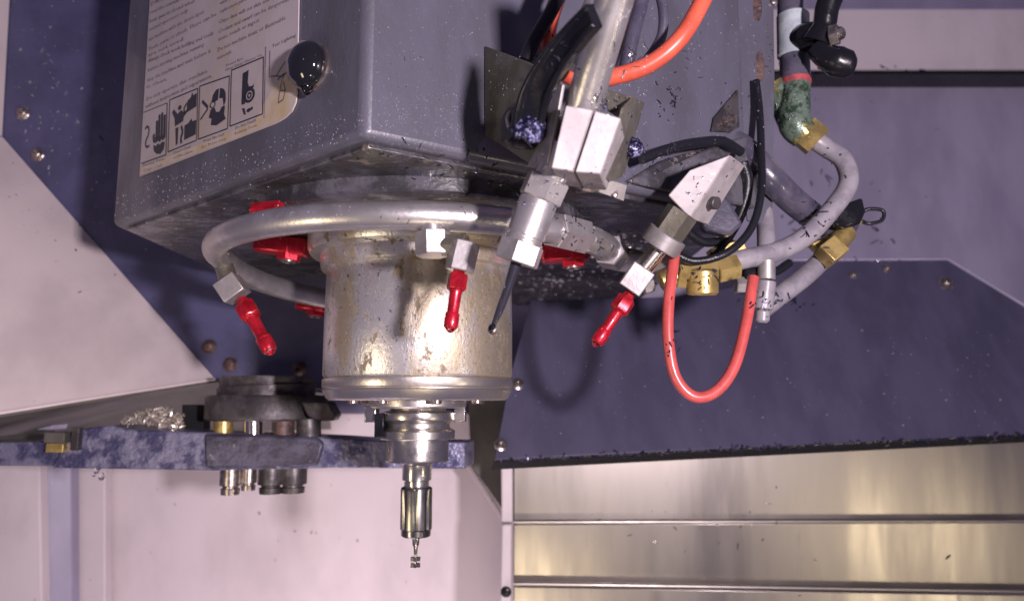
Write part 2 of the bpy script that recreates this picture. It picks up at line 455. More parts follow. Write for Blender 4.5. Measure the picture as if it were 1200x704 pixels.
lathe(b, c, (0, 0, 1), [(0, .060), (.002, .062), (h * .9, .062), (h, .060)], 48)
obj('hub_disc', b, M['darksteel'], t)
b = new(); cyl(b, at(313, 470, YA + .055), at(313, 452, YA + .055), .050, 40); obj('hub_core', b, M['darksteel'], t)
b = new(); lathe(b, at(313, 457, YA + .06), (0, 0, 1), [(-.002, .046), (.002, .048), (.014, .048)], 48)
obj('hub_plate', b, M['darksteel'], t)
b = new(); prism(b, [at(352, 470, YA), at(384, 470, YA), at(393, 486, YA), at(388, 493, YA), at(370, 493, YA), at(360, 488, YA)], (0, .03, 0))
obj('hub_lug', b, M['darksteel'], t, bevel=0.002)
for (x, y0, y1, r, mm) in ((262, 490, 506, .0095, 'brass'), (297, 488, 509, .0095, 'ground'), (332, 490, 508, .011, 'rust'), (362, 490, 512, .012, 'darksteel')):
    b = new(); cyl(b, at(x, y0, YA + .012), at(x, y1 + 2, YA + .012), r, 20)
    obj('spacer', b, M[mm], t)
b = new()
crn = random.Random(4)
for k in range(230):
    px_ = crn.uniform(142, 214)
    top = 478 + 14 * abs((px_ - 184) / 40) ** 1.6
    p = at(px_, crn.uniform(top, 504), YA + .05 + crn.uniform(-.012, .02))
    chip(b, p, V((crn.uniform(-.6, .6), -1, crn.uniform(-.2, .9))), crn.uniform(.003, .009), crn.uniform(.001, .003), .0004, crn)
o = obj('swarf_heap', b, M['palechip'])
tag(o, 'heap of bright curled chips lying on top of the blue arm', None, kind='stuff')
b = new(); prism(b, [at(213, 474, YA + .06), at(238, 474, YA + .06), at(238, 504, YA + .06), at(213, 503, YA + .06)], (0, .02, 0))
tag(obj('stop_block', b, M['matt'], bevel=0.001), 'small black stop block between bright chip heap and round hub', 'block')

# ------------------------------------------------------------------ right: navy sloped cover
p0, p1, p2 = at(580, 538, 0.78), at(1200, 508, 0.90), at(1110, 305, 1.0)
NN = (p1 - p0).cross(p2 - p0).normalized()
if NN.y > 0: NN = -NN
def NAV(x, y, off=0.0):
    return onp(x, y, p0, NN) + NN * off
t = thing('navy_cover', 'dark navy sloped sheet cover with clipped upper right corner', 'machine cover', NAV(890, 525))
b = new()
prism(b, [NAV(580, 538), NAV(598, 440), NAV(622, 352), NAV(780, 348), NAV(850, 338), NAV(880, 330), NAV(925, 306), NAV(1110, 305), NAV(1320, 432), NAV(1320, 502)], -NN * 0.004)
obj('cover_sheet', b, M['navy'], t, bevel=0.0006)
b = new()
prism(b, [NAV(580, 538.5, -.0042), NAV(1320, 502.5, -.0042), NAV(1320, 504.5, -.0042), NAV(580, 541, -.0042)], -NN * 0.02)
obj('rubber_wiper', b, M['matt'], t)
for (x, y) in ((1108, 332), (587, 521), (607, 450), (1000, 322), (1039, 315)):
    s = 1.0 if x == 1108 else 0.6
    b = new()
    lathe(b, NAV(x, y), NN, [(-.001, .0115 * s), (.001, .0115 * s), (.002, .0075 * s), (.0055 * s, .0065 * s), (.007 * s, .005 * s), (.007 * s, .0032 * s), (.003 * s, .0028 * s)], 22)
    obj('screw', b, M['screw'], t)
b = new(); tube(b, [NAV(928, 305, .001), NAV(1110, 304, .001), NAV(1320, 431, .001)], 0.0017, 8, 1)
obj('cover_hem', b, M['wall'], t)

# dark gusset behind the cover's lower left corner
b = new()
prism(b, [at(548, 462, 1.05), at(610, 462, 1.05), at(610, 610, 1.05), at(598, 610, 1.05), at(552, 545, 1.05)], (0, 0.03, 0))
tag(obj('side_gusset', b, M['taupe'], bevel=0.001), 'dark taupe gusset plate between spindle and navy cover', 'plate')

# ------------------------------------------------------------------ telescopic way cover
t = thing('way_cover', 'brushed steel telescopic way cover below the navy cover', 'way cover', at(900, 704, 0.97))
rows = ((525, 608, 607, 0.955), (615, 682, 690, 0.940), (688, 790, 800, 0.925))
tilt = .008
for (ya, yb, yc, yd, Yt) in ((530, 490, 607.5, 609, .945), (614, 611, 692, 681, .939), (687, 699, 840, 840, .933)):
    b = new(); prism(b, [at(602, ya, Yt), at(1330, yb, Yt), at(1330, yc, Yt + tilt), at(602, yd, Yt + tilt)], (0, 0.004, 0))
    obj('cover_plate', b, M['steel'], t, bevel=0.001)
for (ya, yb, Yt) in ((609, 607.5, .939), (681, 692, .933)):
    b = new()
    A, B = at(602, ya + 2.5, Yt + .003), at(1330, yb + 2.0, Yt + .003)
    tube(b, [A, B], .0030, 12, 1)
    obj('cover_lip', b, M['steel'], t)
b = new(); prism(b, [at(587, 540, .936), at(601, 540, .936), at(601, 612, .936), at(588, 612, .936)], (0, .03, 0))
obj('edge_strip', b, M['white'], t, bevel=0.002)
b = new(); prism(b, [at(588, 614, .929), at(600, 614, .929), at(598, 840, .929), at(584, 840, .929)], (0, .03, 0))
obj('edge_strip', b, M['white'], t, bevel=0.002)
b = new(); dome(b, at(593, 693, .928), (0, -1, 0), .0065, .004, 16)
obj('edge_screw', b, M['black'], t)
b = new(); prism(b, [at(545, 545, 1.1), at(549, 541, 1.1), at(599, 618, 1.1), at(599, 626, 1.1)], (0, .01, 0))
tag(obj('wire_trim', b, M['white'], bevel=0.001), 'thin white diagonal trim strip beside the way cover edge', 'trim')

# ------------------------------------------------------------------ spindle head
ZB = 0.1477
def face_at(px, py):
    d = ray(px, py); return d * (ZB / d.z)
C = face_at(425, 160); Lc = face_at(132, 265); Rc = face_at(878, 251)
nl = V(((C - Lc).y, -(C - Lc).x, 0)).normalized()
nr = V(((Rc - C).y, -(Rc - C).x, 0)).normalized()
if nl.y > 0: nl = -nl
if nr.y > 0: nr = -nr
def FL(x, y, off=0.0): return onp(x, y, C, nl) + nl * off
def FR(x, y, off=0.0): return onp(x, y, C, nr) + nr * off
S = at(490, 470, 0.60); S.z = 0
head = thing('machine_head', 'grey wedge fronted spindle head casting filling the upper middle', 'machine head', (S.x, 0.6, ZB))
Lb, Rb = V((Lc.x, 1.14, ZB)), V((Rc.x, 1.14, ZB))
b = new(); prism(b, [Lc, C, Rc, Rb, Lb], (0, 0, 0.45))
obj('casing', b, M['paint'], head, bevel=0.005, seg=4)
# underside pan, a little inside the casing, with round spindle pad
b = new()
ins = lambda p, k=.96: V((S.x + (p.x - S.x) * k, 0.7 + (p.y - 0.7) * k, ZB - .003))
prism(b, [ins(Lc), ins(C), ins(Rc), ins(Rb), ins(Lb)], (0, 0, 0.006))
obj('underside_pan', b, M['grime'], head, bevel=0.001)
b = new(); lathe(b, (S.x, .6, ZB - .004), (0, 0, -1), [(-.001, .134), (.008, .134), (.010, .131)], 64)
obj('spindle_pad', b, M['grime'], head)
# dark knob with hanging drip
b = new()
kp = FL(367, 80)
lathe(b, kp, nl, [(-.001, .0128), (.002, .0145), (.006, .0150), (.010, .0135), (.0135, .009), (.0150, .004), (.0153, .0005)], 32)
obj('knob', b, M['gloss'], head)
b = new(); lathe(b, kp - nl * .0005, nl, [(-.001, .0160), (.0015, .0160), (.0022, .0150)], 32)
obj('knob_collar', b, M['screw'], head)
# cap screw in its pocket on the right face
cs = FR(848, 144)
ux = (Rc - C).normalized(); uz = V((0, 0, 1))
b = new(); prism(b, [FR(831, 155, .001), FR(834, 139, .001), FR(862, 106, .001), FR(864, 150, .001), FR(852, 156, .001)], nr * .0016)
obj('screw_plate', b, M['darksteel'], head, bevel=0.0005)
b = new(); lathe(b, cs, nr, [(0, .0062), (.008, .0062), (.009, .0055), (.009, .0034), (.004, .0032)], 24)
obj('cap_screw', b, M['screw'], head)
# machined lip along the lower edge of the right face
b = new(); prism(b, [FR(730, 214, .0005), FR(770, 190, .0005), FR(866, 162, .0005), FR(882, 172, .0005), FR(880, 246, .0005), FR(760, 222, .0005)], nr * .006)
obj('mounting_boss', b, M['grime'], head, bevel=0.002)
# coolant drip hanging off the knob
b = new(); lathe(b, FL(366, 108, .004), (0, 0, -1), [(-.0045, .0045), (-.001, .004), (.0015, .0028), (.003, .0014), (.0036, .0003)], 14)
tag(obj('water_drop', b, M['water']), 'clear coolant drop hanging under the black knob', 'drop')

# ------------------------------------------------------------------ warning placard on the left face
plc = thing('warning_placard', 'worn white warning placard with four black pictograms on the grey head', 'sign', FL(165, 207))
def arc_pts():
    # bottom right rounded corner
    return [(326, 145), (336, 139), (344, 131), (348.5, 121), (350, 111)]
b = new()
prism(b, [FL(x, y, .0003) for x, y in [(178.5, -25), (165, 207.5)] + arc_pts() + [(352.5, -40)]], nl * .0009)
obj('placard_sheet', b, M['paper'], plc, bevel=0.0002)
b = new()
prism(b, [FL(x, y, .00125) for x, y in [(165.6, 205), (166, 197), (240, 168), (300, 144), (318, 110), (345, 80), (350, 80), (349.6, 111), (348, 121), (343.5, 130.5), (335.5, 138), (325.5, 144)]], nl * .00005)
obj('oil_stain', b, M['oilstain'], plc)
PO = .00145
uL = (C - Lc); uL.z = 0; uL.normalize()
def text_line(bm, s, x0, y0, x1, y1, hpx):
    A, B = FL(x0, y0, PO), FL(x1, y1, PO)
    wdt = (B - A).length
    cu = bpy.data.curves.new('txt', 'FONT'); cu.body = s; cu.size = 1.0; cu.resolution_u = 1
    o = bpy.data.objects.new('txt', cu); COL.objects.link(o)
    dg = bpy.context.evaluated_depsgraph_get(); oe = o.evaluated_get(dg); me = oe.to_mesh()
    xs = [v.co.x for v in me.vertices]
    sx = wdt / max(max(xs), .01)
    e1 = (B - A).normalized(); e2 = V((0, 0, 1))
    hh = (FL(x0, y0 - hpx) - FL(x0, y0)).length / 0.72
    vs = [bm.verts.new(A + e1 * (v.co.x * sx) + e2 * (v.co.y * hh)) for v in me.vertices]
    for p in me.polygons:
        try: bm.faces.new([vs[i] for i in p.vertices])
        except ValueError: pass
    oe.to_mesh_clear(); bpy.data.objects.remove(o); bpy.data.curves.remove(cu)
LINES = [
 ('Coolant and swarf can be dangerous', 258, 40.5, 341, 2, 4.6), ('toxic, touch or ingest.', 258, 49.5, 307, 26, 4.4),
 ('Do not machine toxic or flammable', 257, 62, 337, 24, 4.8), ('materials.', 256.5, 71.5, 274, 63, 4.4),
 ('Chips dust will cut skin and eyes', 258.5, 29.5, 330, -3, 4.4), ('replacement parts only', 259.5, 17, 300, -3, 4.2), ('when operating', 260, 7, 285, -6, 4.2),
 ('Always check work holding and tools', 175.5, 74.5, 252, 42, 4.4), ('before starting machine running', 175, 85.5, 241, 55, 4.2),
 ('Stop the machine and wait before it', 174, 97.5, 249, 62.5, 4.4), ('is clean.', 173.5, 104.5, 198, 95, 4.2),
 ('Do not operate this machine', 173, 119.5, 245, 86, 4.4), ('without instruction and supervision.', 172.5, 128, 250.5, 91.5, 4.4),
 ('are not used.', 175.3, 68, 218, 48, 4.2), ('Tools, parts or chuck. There can be', 175.6, 61, 255.5, 19.5, 4.2),
 ('use machine with the doors open', 176, 49.5, 241, 16.5, 4.2), ('trained operators only', 176.5, 38, 222, 15, 4.2), ('keep guards closed when', 177, 28, 230, 4, 4.2),
 ('read the manual first', 177.5, 18, 222, -2, 4.2), ('DANGER', 178, 8, 205, -4, 4.4),
 ('Protect Eyes', 267, 79.5, 287, 70.5, 3.2), ('Wear Safety Glasses, etc.', 266, 85, 310, 66, 3.2),
 ('Test Lighting', 321, 57.5, 349, 44, 4.0),
 ('Moving Parts', 169, 196.5, 195, 188, 3.4), ('Can Cut', 169.5, 202.5, 192, 195, 3.4),
 ('Stand Clear', 205, 181.5, 226, 173.5, 3.2), ('of Machine', 205, 187.5, 228, 179, 3.2),
 ('Wear Eye and', 240, 168, 264, 159.5, 3.2), ('Ear Protection', 238, 175, 267, 164.5, 3.2),
 ('Do Not Touch', 278, 152.5, 302, 143, 3.2), ('Rotating Tools', 277, 159, 303, 149, 3.2)]
for l in LINES:
    b = new(); text_line(b, *l)
    obj('text_line', b, M['greyink'], plc)
def bil(q, u, v):  # quad TL,TR,BR,BL in photo pixels; u right, v up
    tl, tr, br, bl = q
    x = (tl[0] * (1 - u) + tr[0] * u) * v + (bl[0] * (1 - u) + br[0] * u) * (1 - v)
    y = (tl[1] * (1 - u) + tr[1] * u) * v + (bl[1] * (1 - u) + br[1] * u) * (1 - v)
    return FL(x, y, PO)
def ppoly(bm, q, pts): bm.faces.new([bm.verts.new(bil(q, *p)) for p in pts])
def pstroke(bm, q, pts, wd):
    for (a, c) in zip(pts, pts[1:]):
        dx, dy = c[0] - a[0], c[1] - a[1]; L = math.hypot(dx, dy) or 1
        nx, ny = -dy / L * wd, dx / L * wd
        ppoly(bm, q, [(a[0] + nx, a[1] + ny), (c[0] + nx, c[1] + ny), (c[0] - nx, c[1] - ny), (a[0] - nx, a[1] - ny)])
def pdisc(bm, q, cx, cy, rx, ry, n=18): ppoly(bm, q, [(cx + rx * math.cos(2 * math.pi * i / n), cy + ry * math.sin(2 * math.pi * i / n)) for i in range(n)])
def pring(bm, q, cx, cy, rx, ry, k=.6, n=18):
    for i in range(n):
        a, c = 2 * math.pi * i / n, 2 * math.pi * (i + 1) / n
        ppoly(bm, q, [(cx + rx * math.cos(a), cy + ry * math.sin(a)), (cx + rx * math.cos(c), cy + ry * math.sin(c)), (cx + rx * k * math.cos(c), cy + ry * k * math.sin(c)), (cx + rx * k * math.cos(a), cy + ry * k * math.sin(a))])
Q = [[(170, 132.6), (198, 121.5), (196.6, 182), (167.7, 192.3)], [(201, 118), (234, 104.5), (232.5, 165), (199, 178.7)],
     [(236.2, 102), (271, 90), (269, 151.4), (234.5, 164)], [(273.4, 83.5), (311, 68), (310, 134.3), (271.7, 148.8)]]
def frame_box(bm, q, left=True):
    pts = [(0, 0), (1, 0), (1, 1), (0, 1), (0, 0)]
    pstroke(bm, q, pts[:4] if not left else pts, .012)
# hand with cut line and hook
b = new(); q = Q[0]
pstroke(b, q, [(0, 0), (1, 0)], .012); pstroke(b, q, [(1, 0), (1, 1)], .016); pstroke(b, q, [(0, 1), (1, 1)], .008)
for x, h in ((.55, .74), (.65, .84), (.76, .86), (.87, .80)): ppoly(b, q, [(x, .40), (x + .085, .40), (x + .085, h - .02), (x + .04, h), (x, h - .02)])
ppoly(b, q, [(.53, .41), (.96, .41), (.95, .34), (.86, .30), (.80, .34), (.74, .29), (.66, .33), (.55, .30)])
ppoly(b, q, [(.43, .48), (.51, .50), (.53, .30), (.45, .34)])
ppoly(b, q, [(.47, .28), (.58, .24), (.66, .28), (.74, .24), (.82, .28), (.94, .26), (.90, .12), (.78, .06), (.62, .08), (.50, .16)])
pstroke(b, q, [(.10, .66), (.2, .70), (.27, .63), (.25, .52), (.15, .42), (.14, .33), (.22, .28), (.3, .30)], .022)
obj('hand_pictogram', b, M['ink'], plc)
# person pulled towards a machine
b = new(); q = Q[1]; frame_box(b, q)
ppoly(b, q, [(.62, .62), (.96, .66), (.97, .92), (.84, .90), (.80, .97), (.76, .88), (.64, .84)])
pdisc(b, q, .37, .77, .06, .045)
ppoly(b, q, [(.10, .74), (.16, .78), (.30, .66), (.42, .71), (.54, .64), (.64, .68), (.66, .64), (.52, .56), (.50, .48), (.22, .44), (.20, .60)])
ppoly(b, q, [(.24, .40), (.34, .40), (.33, .08), (.27, .06)])
pstroke(b, q, [(.44, .40), (.50, .28), (.44, .16), (.46, .06)], .03)
ppoly(b, q, [(.56, .10), (.96, .12), (.97, .40), (.84, .40), (.80, .46), (.70, .40), (.56, .38)])
pstroke(b, q, [(.62, .80), (.52, .72), (.56, .60)], .02)
obj('crush_pictogram', b, M['ink'], plc)
# head in profile with goggles
b = new(); q = Q[2]; frame_box(b, q)
ppoly(b, q, [(.42, .62), (.46, .74), (.56, .82), (.66, .83), (.64, .62), (.55, .60)])
ppoly(b, q, [(.70, .83), (.82, .79), (.89, .70), (.90, .54), (.84, .46), (.80, .62), (.68, .64)])
ppoly(b, q, [(.40, .48), (.52, .50), (.58, .40), (.70, .38), (.78, .46), (.88, .46), (.86, .30), (.92, .20), (.62, .14), (.42, .18), (.44, .30), (.34, .34), (.38, .42)])
pring(b, q, .46, .56, .10, .065, .7)
pstroke(b, q, [(.10, .70), (.20, .62), (.30, .54)], .03); pstroke(b, q, [(.06, .36), (.18, .44), (.30, .52)], .018)
obj('goggles_pictogram', b, M['ink'], plc)
# finger and rotating wheel
b = new(); q = Q[3]; frame_box(b, q)
ppoly(b, q, [(.36, .86), (.54, .88), (.52, .66), (.56, .58), (.68, .57), (.72, .60), (.70, .53), (.52, .52), (.46, .50), (.45, .30), (.36, .30), (.34, .34)])
pring(b, q, .58, .42, .17, .13, .62); pring(b, q, .58, .42, .07, .06, .45)
ppoly(b, q, [(.36, .24), (.44, .22), (.48, .10), (.42, .12)]); pdisc(b, q, .57, .16, .06, .035); pdisc(b, q, .66, .17, .035, .03)
obj('wheel_pictogram', b, M['ink'], plc)
b = new(); q = [(313.5, 56), (350, 40), (349, 122), (311.7, 139.4)]
pstroke(b, q, [(0, 0), (0, 1)], .012); pstroke(b, q, [(.14, .92), (.14, .55), (.36, .52), (.50, .60), (.62, .66), (.76, .62), (.72, .50), (.5, .48), (.36, .52)], .010)
pstroke(b, q, [(.40, .46), (.62, .50), (.54, .42), (.48, .28), (.44, .12), (.60, .14), (.66, .26), (.58, .40)], .012); pstroke(b, q, [(.48, .28), (.66, .26)], .01)
obj('printed_diagram', b, M['greyink'], plc)

# ------------------------------------------------------------------ spindle nose
sn = thing('spindle_nose', 'stained round steel spindle housing hanging below the head', 'spindle', (S.x, .6, 0.0))
SX = (S.x, .6, 0)
b = new(); lathe(b, SX, (0, 0, 1), [(.0185, .0742), (.020, .0752), (.060, .0752), (.105, .0745), (.112, .070), (.15, .070)], 96)
obj('housing_barrel', b, M['housing'], sn)
b = new(); lathe(b, SX, (0, 0, 1), [(.0006, .060), (.0008, .0695), (.0025, .072), (.0085, .0752), (.0092, .0748), (.0098, .0742), (.0104, .0748), (.0112, .0754), (.0168, .0754), (.0176, .0744), (.0186, .0735)], 96)
obj('retaining_ring', b, M['ringsteel'], sn)
b = new(); lathe(b, SX, (0, 0, 1), [(-.0052, .034), (-.0055, .0365), (-.004, .0385), (.0004, .039), (.002, .039)], 64)
obj('nose_ring', b, M['ringsteel'], sn)
b = new(); lathe(b, (S.x, .6, .098), (0, 0, 1), [(.004, .0735), (.006, .0790), (.012, .0800), (.016, .0800), (.018, .088), (.022, .090), (.045, .090)], 64)
obj('upper_collar', b, M['housing'], sn)
for k in range(8):
    a = R(22 + 45 * k)
    b = new(); lathe(b, (S.x + .052 * math.cos(a), .6 + .052 * math.sin(a), .0009), (0, 0, -1), [(-.001, .0042), (.0022, .0042), (.003, .0035), (.003, .002), (.001, .002)], 16)
    obj('face_screw', b, M['screw'], sn)
b = new(); obox(b, (S.x - .0355, .594, -.0095), (.0045, 0, 0), (0, .008, 0), (0, 0, .0070))
obj('drive_key', b, M['ground'], sn, bevel=0.0007)
b = new(); obox(b, (S.x + .0335, .606, -.0095), (.0045, 0, 0), (0, .008, 0), (0, 0, .0070))
obj('drive_key', b, M['ground'], sn, bevel=0.0007)

# ------------------------------------------------------------------ tool holder and cutter
th = thing('tool_holder', 'polished steel tool holder with grooved flange under the spindle', 'tool holder', (S.x, .6, -0.1044))
b = new(); lathe(b, SX, (0, 0, -1), [(-.004, .022), (.0065, .0222), (.0072, .0225), (.0085, .0280), (.0092, .0290), (.0140, .0294), (.0150, .0288), (.0175, .0255), (.0205, .0255), (.0228, .0290), (.0235, .0296), (.0290, .0296), (.0297, .0288), (.0298, .025)], 72)
obj('grooved_flange', b, M['holder'], th)
b = new(); lathe(b, SX, (0, 0, -1), [(.0296, .0246), (.0448, .0246), (.0462, .0252), (.0470, .0246), (.0472, .0215), (.0476, .0135)], 72)
obj('holder_body', b, M['holder'], th)
b = new(); lathe(b, SX, (0, 0, -1), [(.0473, .0148), (.0492, .0120), (.0500, .0115), (.0612, .0115), (.0618, .0108), (.0622, .0098), (.0660, .0098), (.0668, .0106)], 48)
obj('holder_neck', b, M['holder'], th)
b = new()
seg = 48
prof = [(.0667, .0108), (.0675, .0122), (.0690, .0125), (.0985, .0125), (.0990, .0122), (.0995, .0116), (.1035, .0116), (.1044, .0108), (.1045, .004)]
rings = []
for h, r in prof:
    ring = []
    for j in range(seg):
        a = 2 * math.pi * j / seg
        q = r
        if .0680 < h < .0988 and j % 6 in (0, 1): q = r - .0012
        ring.append(b.verts.new((S.x + q * math.cos(a), .6 + q * math.sin(a), -h)))
    rings.append(ring)
for a_, c_ in zip(rings, rings[1:]):
    for j in range(seg): b.faces.new((a_[j], a_[(j + 1) % seg], c_[(j + 1) % seg], c_[j]))
b.faces.new(rings[0]); b.faces.new(rings[-1])
obj('collet_nut', b, M['collet'], th, angle=25)
b = new(); obox(b, (S.x - .0275, .588, -.0185), (.0035, 0, 0), (0, .0075, 0), (0, 0, .009))
obj('key_slot', b, M['black'], th, bevel=0.0004)
ct = thing('slot_cutter', 'tiny slot cutter with toothed tip held in the collet nut', 'cutter', (S.x - .0005, .6, -.1285))
b = new(); lathe(b, SX, (0, 0, -1), [(.1040, .0030), (.1105, .0027), (.1125, .0017), (.1205, .0012), (.1275, .0012)], 20)
obj('cutter_shank', b, M['ground'], ct)
for hz in (.1215, .1262):
    b = new(); sg = 30; rr = []
    for h in (hz - .0014, hz + .0014):
        rr.append([b.verts.new((S.x + (.0040 if j % 5 < 2 else .0022) * math.cos(2 * math.pi * j / sg + hz * 900), .6 + (.0040 if j % 5 < 2 else .0022) * math.sin(2 * math.pi * j / sg + hz * 900), -h)) for j in range(sg)])
    for j in range(sg): b.faces.new((rr[0][j], rr[0][(j + 1) % sg], rr[1][(j + 1) % sg], rr[1][j]))
    b.faces.new(rr[0]); b.faces.new(rr[1])
    obj('tooth_ring', b, M['darksteel'], ct)

# ------------------------------------------------------------------ coolant ring
RR = 0.157
ZR = at(480, 252, 0.6 - RR).z
def ringp(deg, r=RR, dz=0.0):
    a = R(deg); x = S.x + r * math.sin(a); y = .6 - r * math.cos(a)
    z = ZR - .016 * max(0, (y - .58) / RR) + dz
    return V((x, y, z))
cr = thing('coolant_ring', 'satin metal coolant ring pipe looped round the spindle below the head', 'pipe', (S.x, .6, ZR))
b = new(); tube(b, [ringp(d) for d in range(-172, 47, 6)], .0092, 22, 3)
obj('ring_pipe', b, M['pipe'], cr)
# right side fittings on the ring
b = new(); hexa(b, ringp(41), ringp(52), .0128, .3); hexa(b, ringp(53), ringp(58), .0105, .3)
obj('union_nut', b, M['alu'], cr)
b = new(); tube(b, [ringp(50), ringp(60), ringp(70), ringp(82), at(752, 308, .585), at(775, 318, .572)], .0098, 18)
obj('outlet_elbow', b, M['pipe'], cr)
b = new(); hexa(b, ringp(69), ringp(79), .0128, .2)
obj('union_nut', b, M['alu'], cr)
# centre stub, nut and swivel
b = new(); cyl(b, at(506, 262, .446), at(506, 276, .446), .0075, 24); obj('stub', b, M['pipe'], cr)
b = new(); hexa(b, at(507, 272, .446), at(508, 300, .446), .0112, .25); obj('hex_nut', b, M['alu'], cr)
b = new(); hexa(b, at(520, 288, .444), at(547, 288, .440), .0075, .1)
obj('swivel_pin', b, M['galv'], cr)
b = new(); hexa(b, at(546, 284, .438), at(538, 318, .438), .0088, .5)
obj('swivel_body', b, M['alu'], cr)
# left end block
b = new()
a0, a1 = at(263, 322, .575), at(283, 351, .575)
d_ = (a1 - a0).normalized(); s_ = d_.cross(V((0, 1, 0))).normalized(); f_ = d_.cross(s_).normalized()
obox(b, at(272, 338, .575), d_ * .0085, s_ * .0092, f_ * .0090)
obj('end_block', b, M['alu'], cr, bevel=0.0008)
b = new(); cyl(b, ringp(-84, RR, -.002), at(270, 334, .575), .0072, 20); obj('stub', b, M['galv'], cr)

# red nozzles: hex, tapered stem, ball tip; local -Z is the spray direction
def nozzle_proto(label, loc, rot):
    t = thing('coolant_nozzle', label, 'nozzle', loc, 'red coolant nozzles', rot)
    b = new(); lathe(b, (0, 0, 0), (0, 0, -1), [(-.001, .0040), (.003, .0046), (.0035, .0066), (.0045, .0073), (.0145, .0073), (.0158, .0064), (.017, .0045)], 6)
    obj('hex_base', b, M['red'], t, local=True)
    b = new(); lathe(b, (0, 0, 0), (0, 0, -1), [(.0165, .0050), (.0178, .0044), (.0335, .0042)], 24)
    obj('stem', b, M['red'], t, local=True)
    b = new(); lathe(b, (0, 0, 0), (0, 0, -1), [(.0330, .0042), (.0334, .0050), (.0338, .0052), (.0355, .0053), (.0358, .0049), (.0366, .0049), (.0369, .0053), (.0432, .0052), (.0447, .0044), (.0450, .0026), (.043, .0020)], 24)
    obj('tip', b, M['red'], t, local=True)
    b = new(); lathe(b, (0, 0, -.0445), (0, 0, -1), [(-.0005, .0034), (.001, .0034), (.0026, .0024), (.0034, .0006)], 14)
    obj('coolant_bead', b, M['water'], t, local=True)
    return t
def aim(a, c): return (V(c) - V(a)).to_track_quat('-Z', 'Y')
A0, A1 = at(284, 352, .575), at(319, 415, .560)
nz = nozzle_proto('red coolant nozzle hanging from the left end of the ring', A0, aim(A0, A1))
nz.scale = [(A1 - A0).length / .048] * 3
A0, A1 = at(538, 316, .438), at(527, 390, .432)
n2 = dup(nz, A0, aim(A0, A1), 'red coolant nozzle in front of the spindle housing'); n2.scale = [(A1 - A0).length / .048] * 3
A0, A1 = at(738, 345, .52), at(696, 406, .515)
n3 = dup(nz, A0, aim(A0, A1), 'red coolant nozzle pointing down left beside the coral hose loop'); n3.scale = [(A1 - A0).length / .048] * 3

# red shut-off valves clipped under the head, behind the ring
def red_valve(label, px, py, Y, wpx, tilt, stem=True):
    p = at(px, py, Y); k = Y * 1.02 / FPX
    t = thing('red_valve', label, 'valve', p, 'red valves behind the coolant ring')
    dx = V((math.cos(tilt), 0, -math.sin(tilt))); up = V((math.sin(tilt), 0, math.cos(tilt))); dy = V((0, 1, 0))
    b = new(); obox(b, p, dx * wpx * k * .5, dy * .009, up * .0075); obj('valve_body', b, M['red'], t, bevel=0.0022)
    b = new(); hexa(b, p + dx * wpx * k * .15 + up * .004, p + dx * wpx * k * .15 - up * .012, .0095); obj('valve_cap', b, M['red'], t)
    b = new(); lathe(b, p + dx * wpx * k * .15 - up * .012, -up, [(-.001, .006), (.001, .006), (.0015, .0045), (.0005, .003)], 18); obj('cap_ring', b, M['screw'], t)
    if not stem: return t
    b = new(); cyl(b, p - dx * wpx * k * .2, V((p.x - dx.x * wpx * k * .2, p.y, ZB + .001)), .0062, 20); obj('valve_stem', b, M['red'], t)
    return t
red_valve('red valve behind the left of the ring, above the left nozzle', 331, 288, .60, 62, .10)
red_valve('red valve behind the ring at right of the big nozzle pipe', 662, 296, .575, 56, -.05)
rv = red_valve('small dark red valve deep behind the ring, left of the housing', 366, 356, .74, 34, .1, False)
b = new(); hexa(b, at(297, 248, .497), at(330, 245, .492), .0062); tag(obj('red_plug', b, M['red']), 'red hex plug above the ring pipe at upper left', 'plug')

# ------------------------------------------------------------------ pipe, clamp bracket and big nozzle in front of the right face
YP = 0.388
cpz = thing('nozzle_pipe', 'large slanting metal coolant pipe with nozzle crossing the head front', 'pipe', at(605, 310, .395))
pa, pb, pc = at(738, -60, .375), at(692, 115, YP), at(604, 316, .396)
ax = (pb - pa).normalized()
b = new(); cyl(b, at(737, -60, .325), at(676, 152, .383), .0096, 36); obj('upper_pipe', b, M['pipe'], cpz)
b = new(); cyl(b, at(664, 168, .378), at(638, 222, .390), .0088, 32); obj('neck_pipe', b, M['pipe'], cpz)
b = new(); hexa(b, at(643, 209, .389), at(632, 234, .3912), .0124, .4); obj('hex_nut', b, M['alu'], cpz)
a0, a1 = at(632, 233, .3912), at(612, 287, .3945)
b = new(); lathe(b, a0, a1 - a0, [(0, .0088), (.0005, .0100), (.002, .0106), ((a1 - a0).length * .80, .0106), ((a1 - a0).length * .83, .0098), ((a1 - a0).length * .87, .0098), ((a1 - a0).length * .9, .0107), ((a1 - a0).length, .0107)], 36)
obj('nozzle_sleeve', b, M['pipe'], cpz)
b = new(); hexa(b, at(613, 284, .3945), at(605, 308, .396), .0125, .2); obj('end_nut', b, M['alu'], cpz)
b = new(); tube(b, [at(606, 304, .396), at(597, 332, .397), at(586, 362, .398), at(574, 390, .398)], [.0032, .0025, .0022, .0010], 16)
obj('clear_tip', b, M['tip'], cpz)
b = new(); lathe(b, at(577, 384, .397), (0, 0, -1), [(-.002, .0012), (0, .0024), (.0022, .0024), (.0036, .001)], 14)
obj('coolant_bead', b, M['water'], cpz)
b = new(); cyl(b, at(712, -20, .395), at(668, 78, .40), .0078, 24); obj('side_tube', b, M['pipe'], cpz)

br = thing('pipe_bracket', 'dull steel channel bracket with pale clamp halves holding the slanting pipe', 'bracket', at(640, 200, .40))
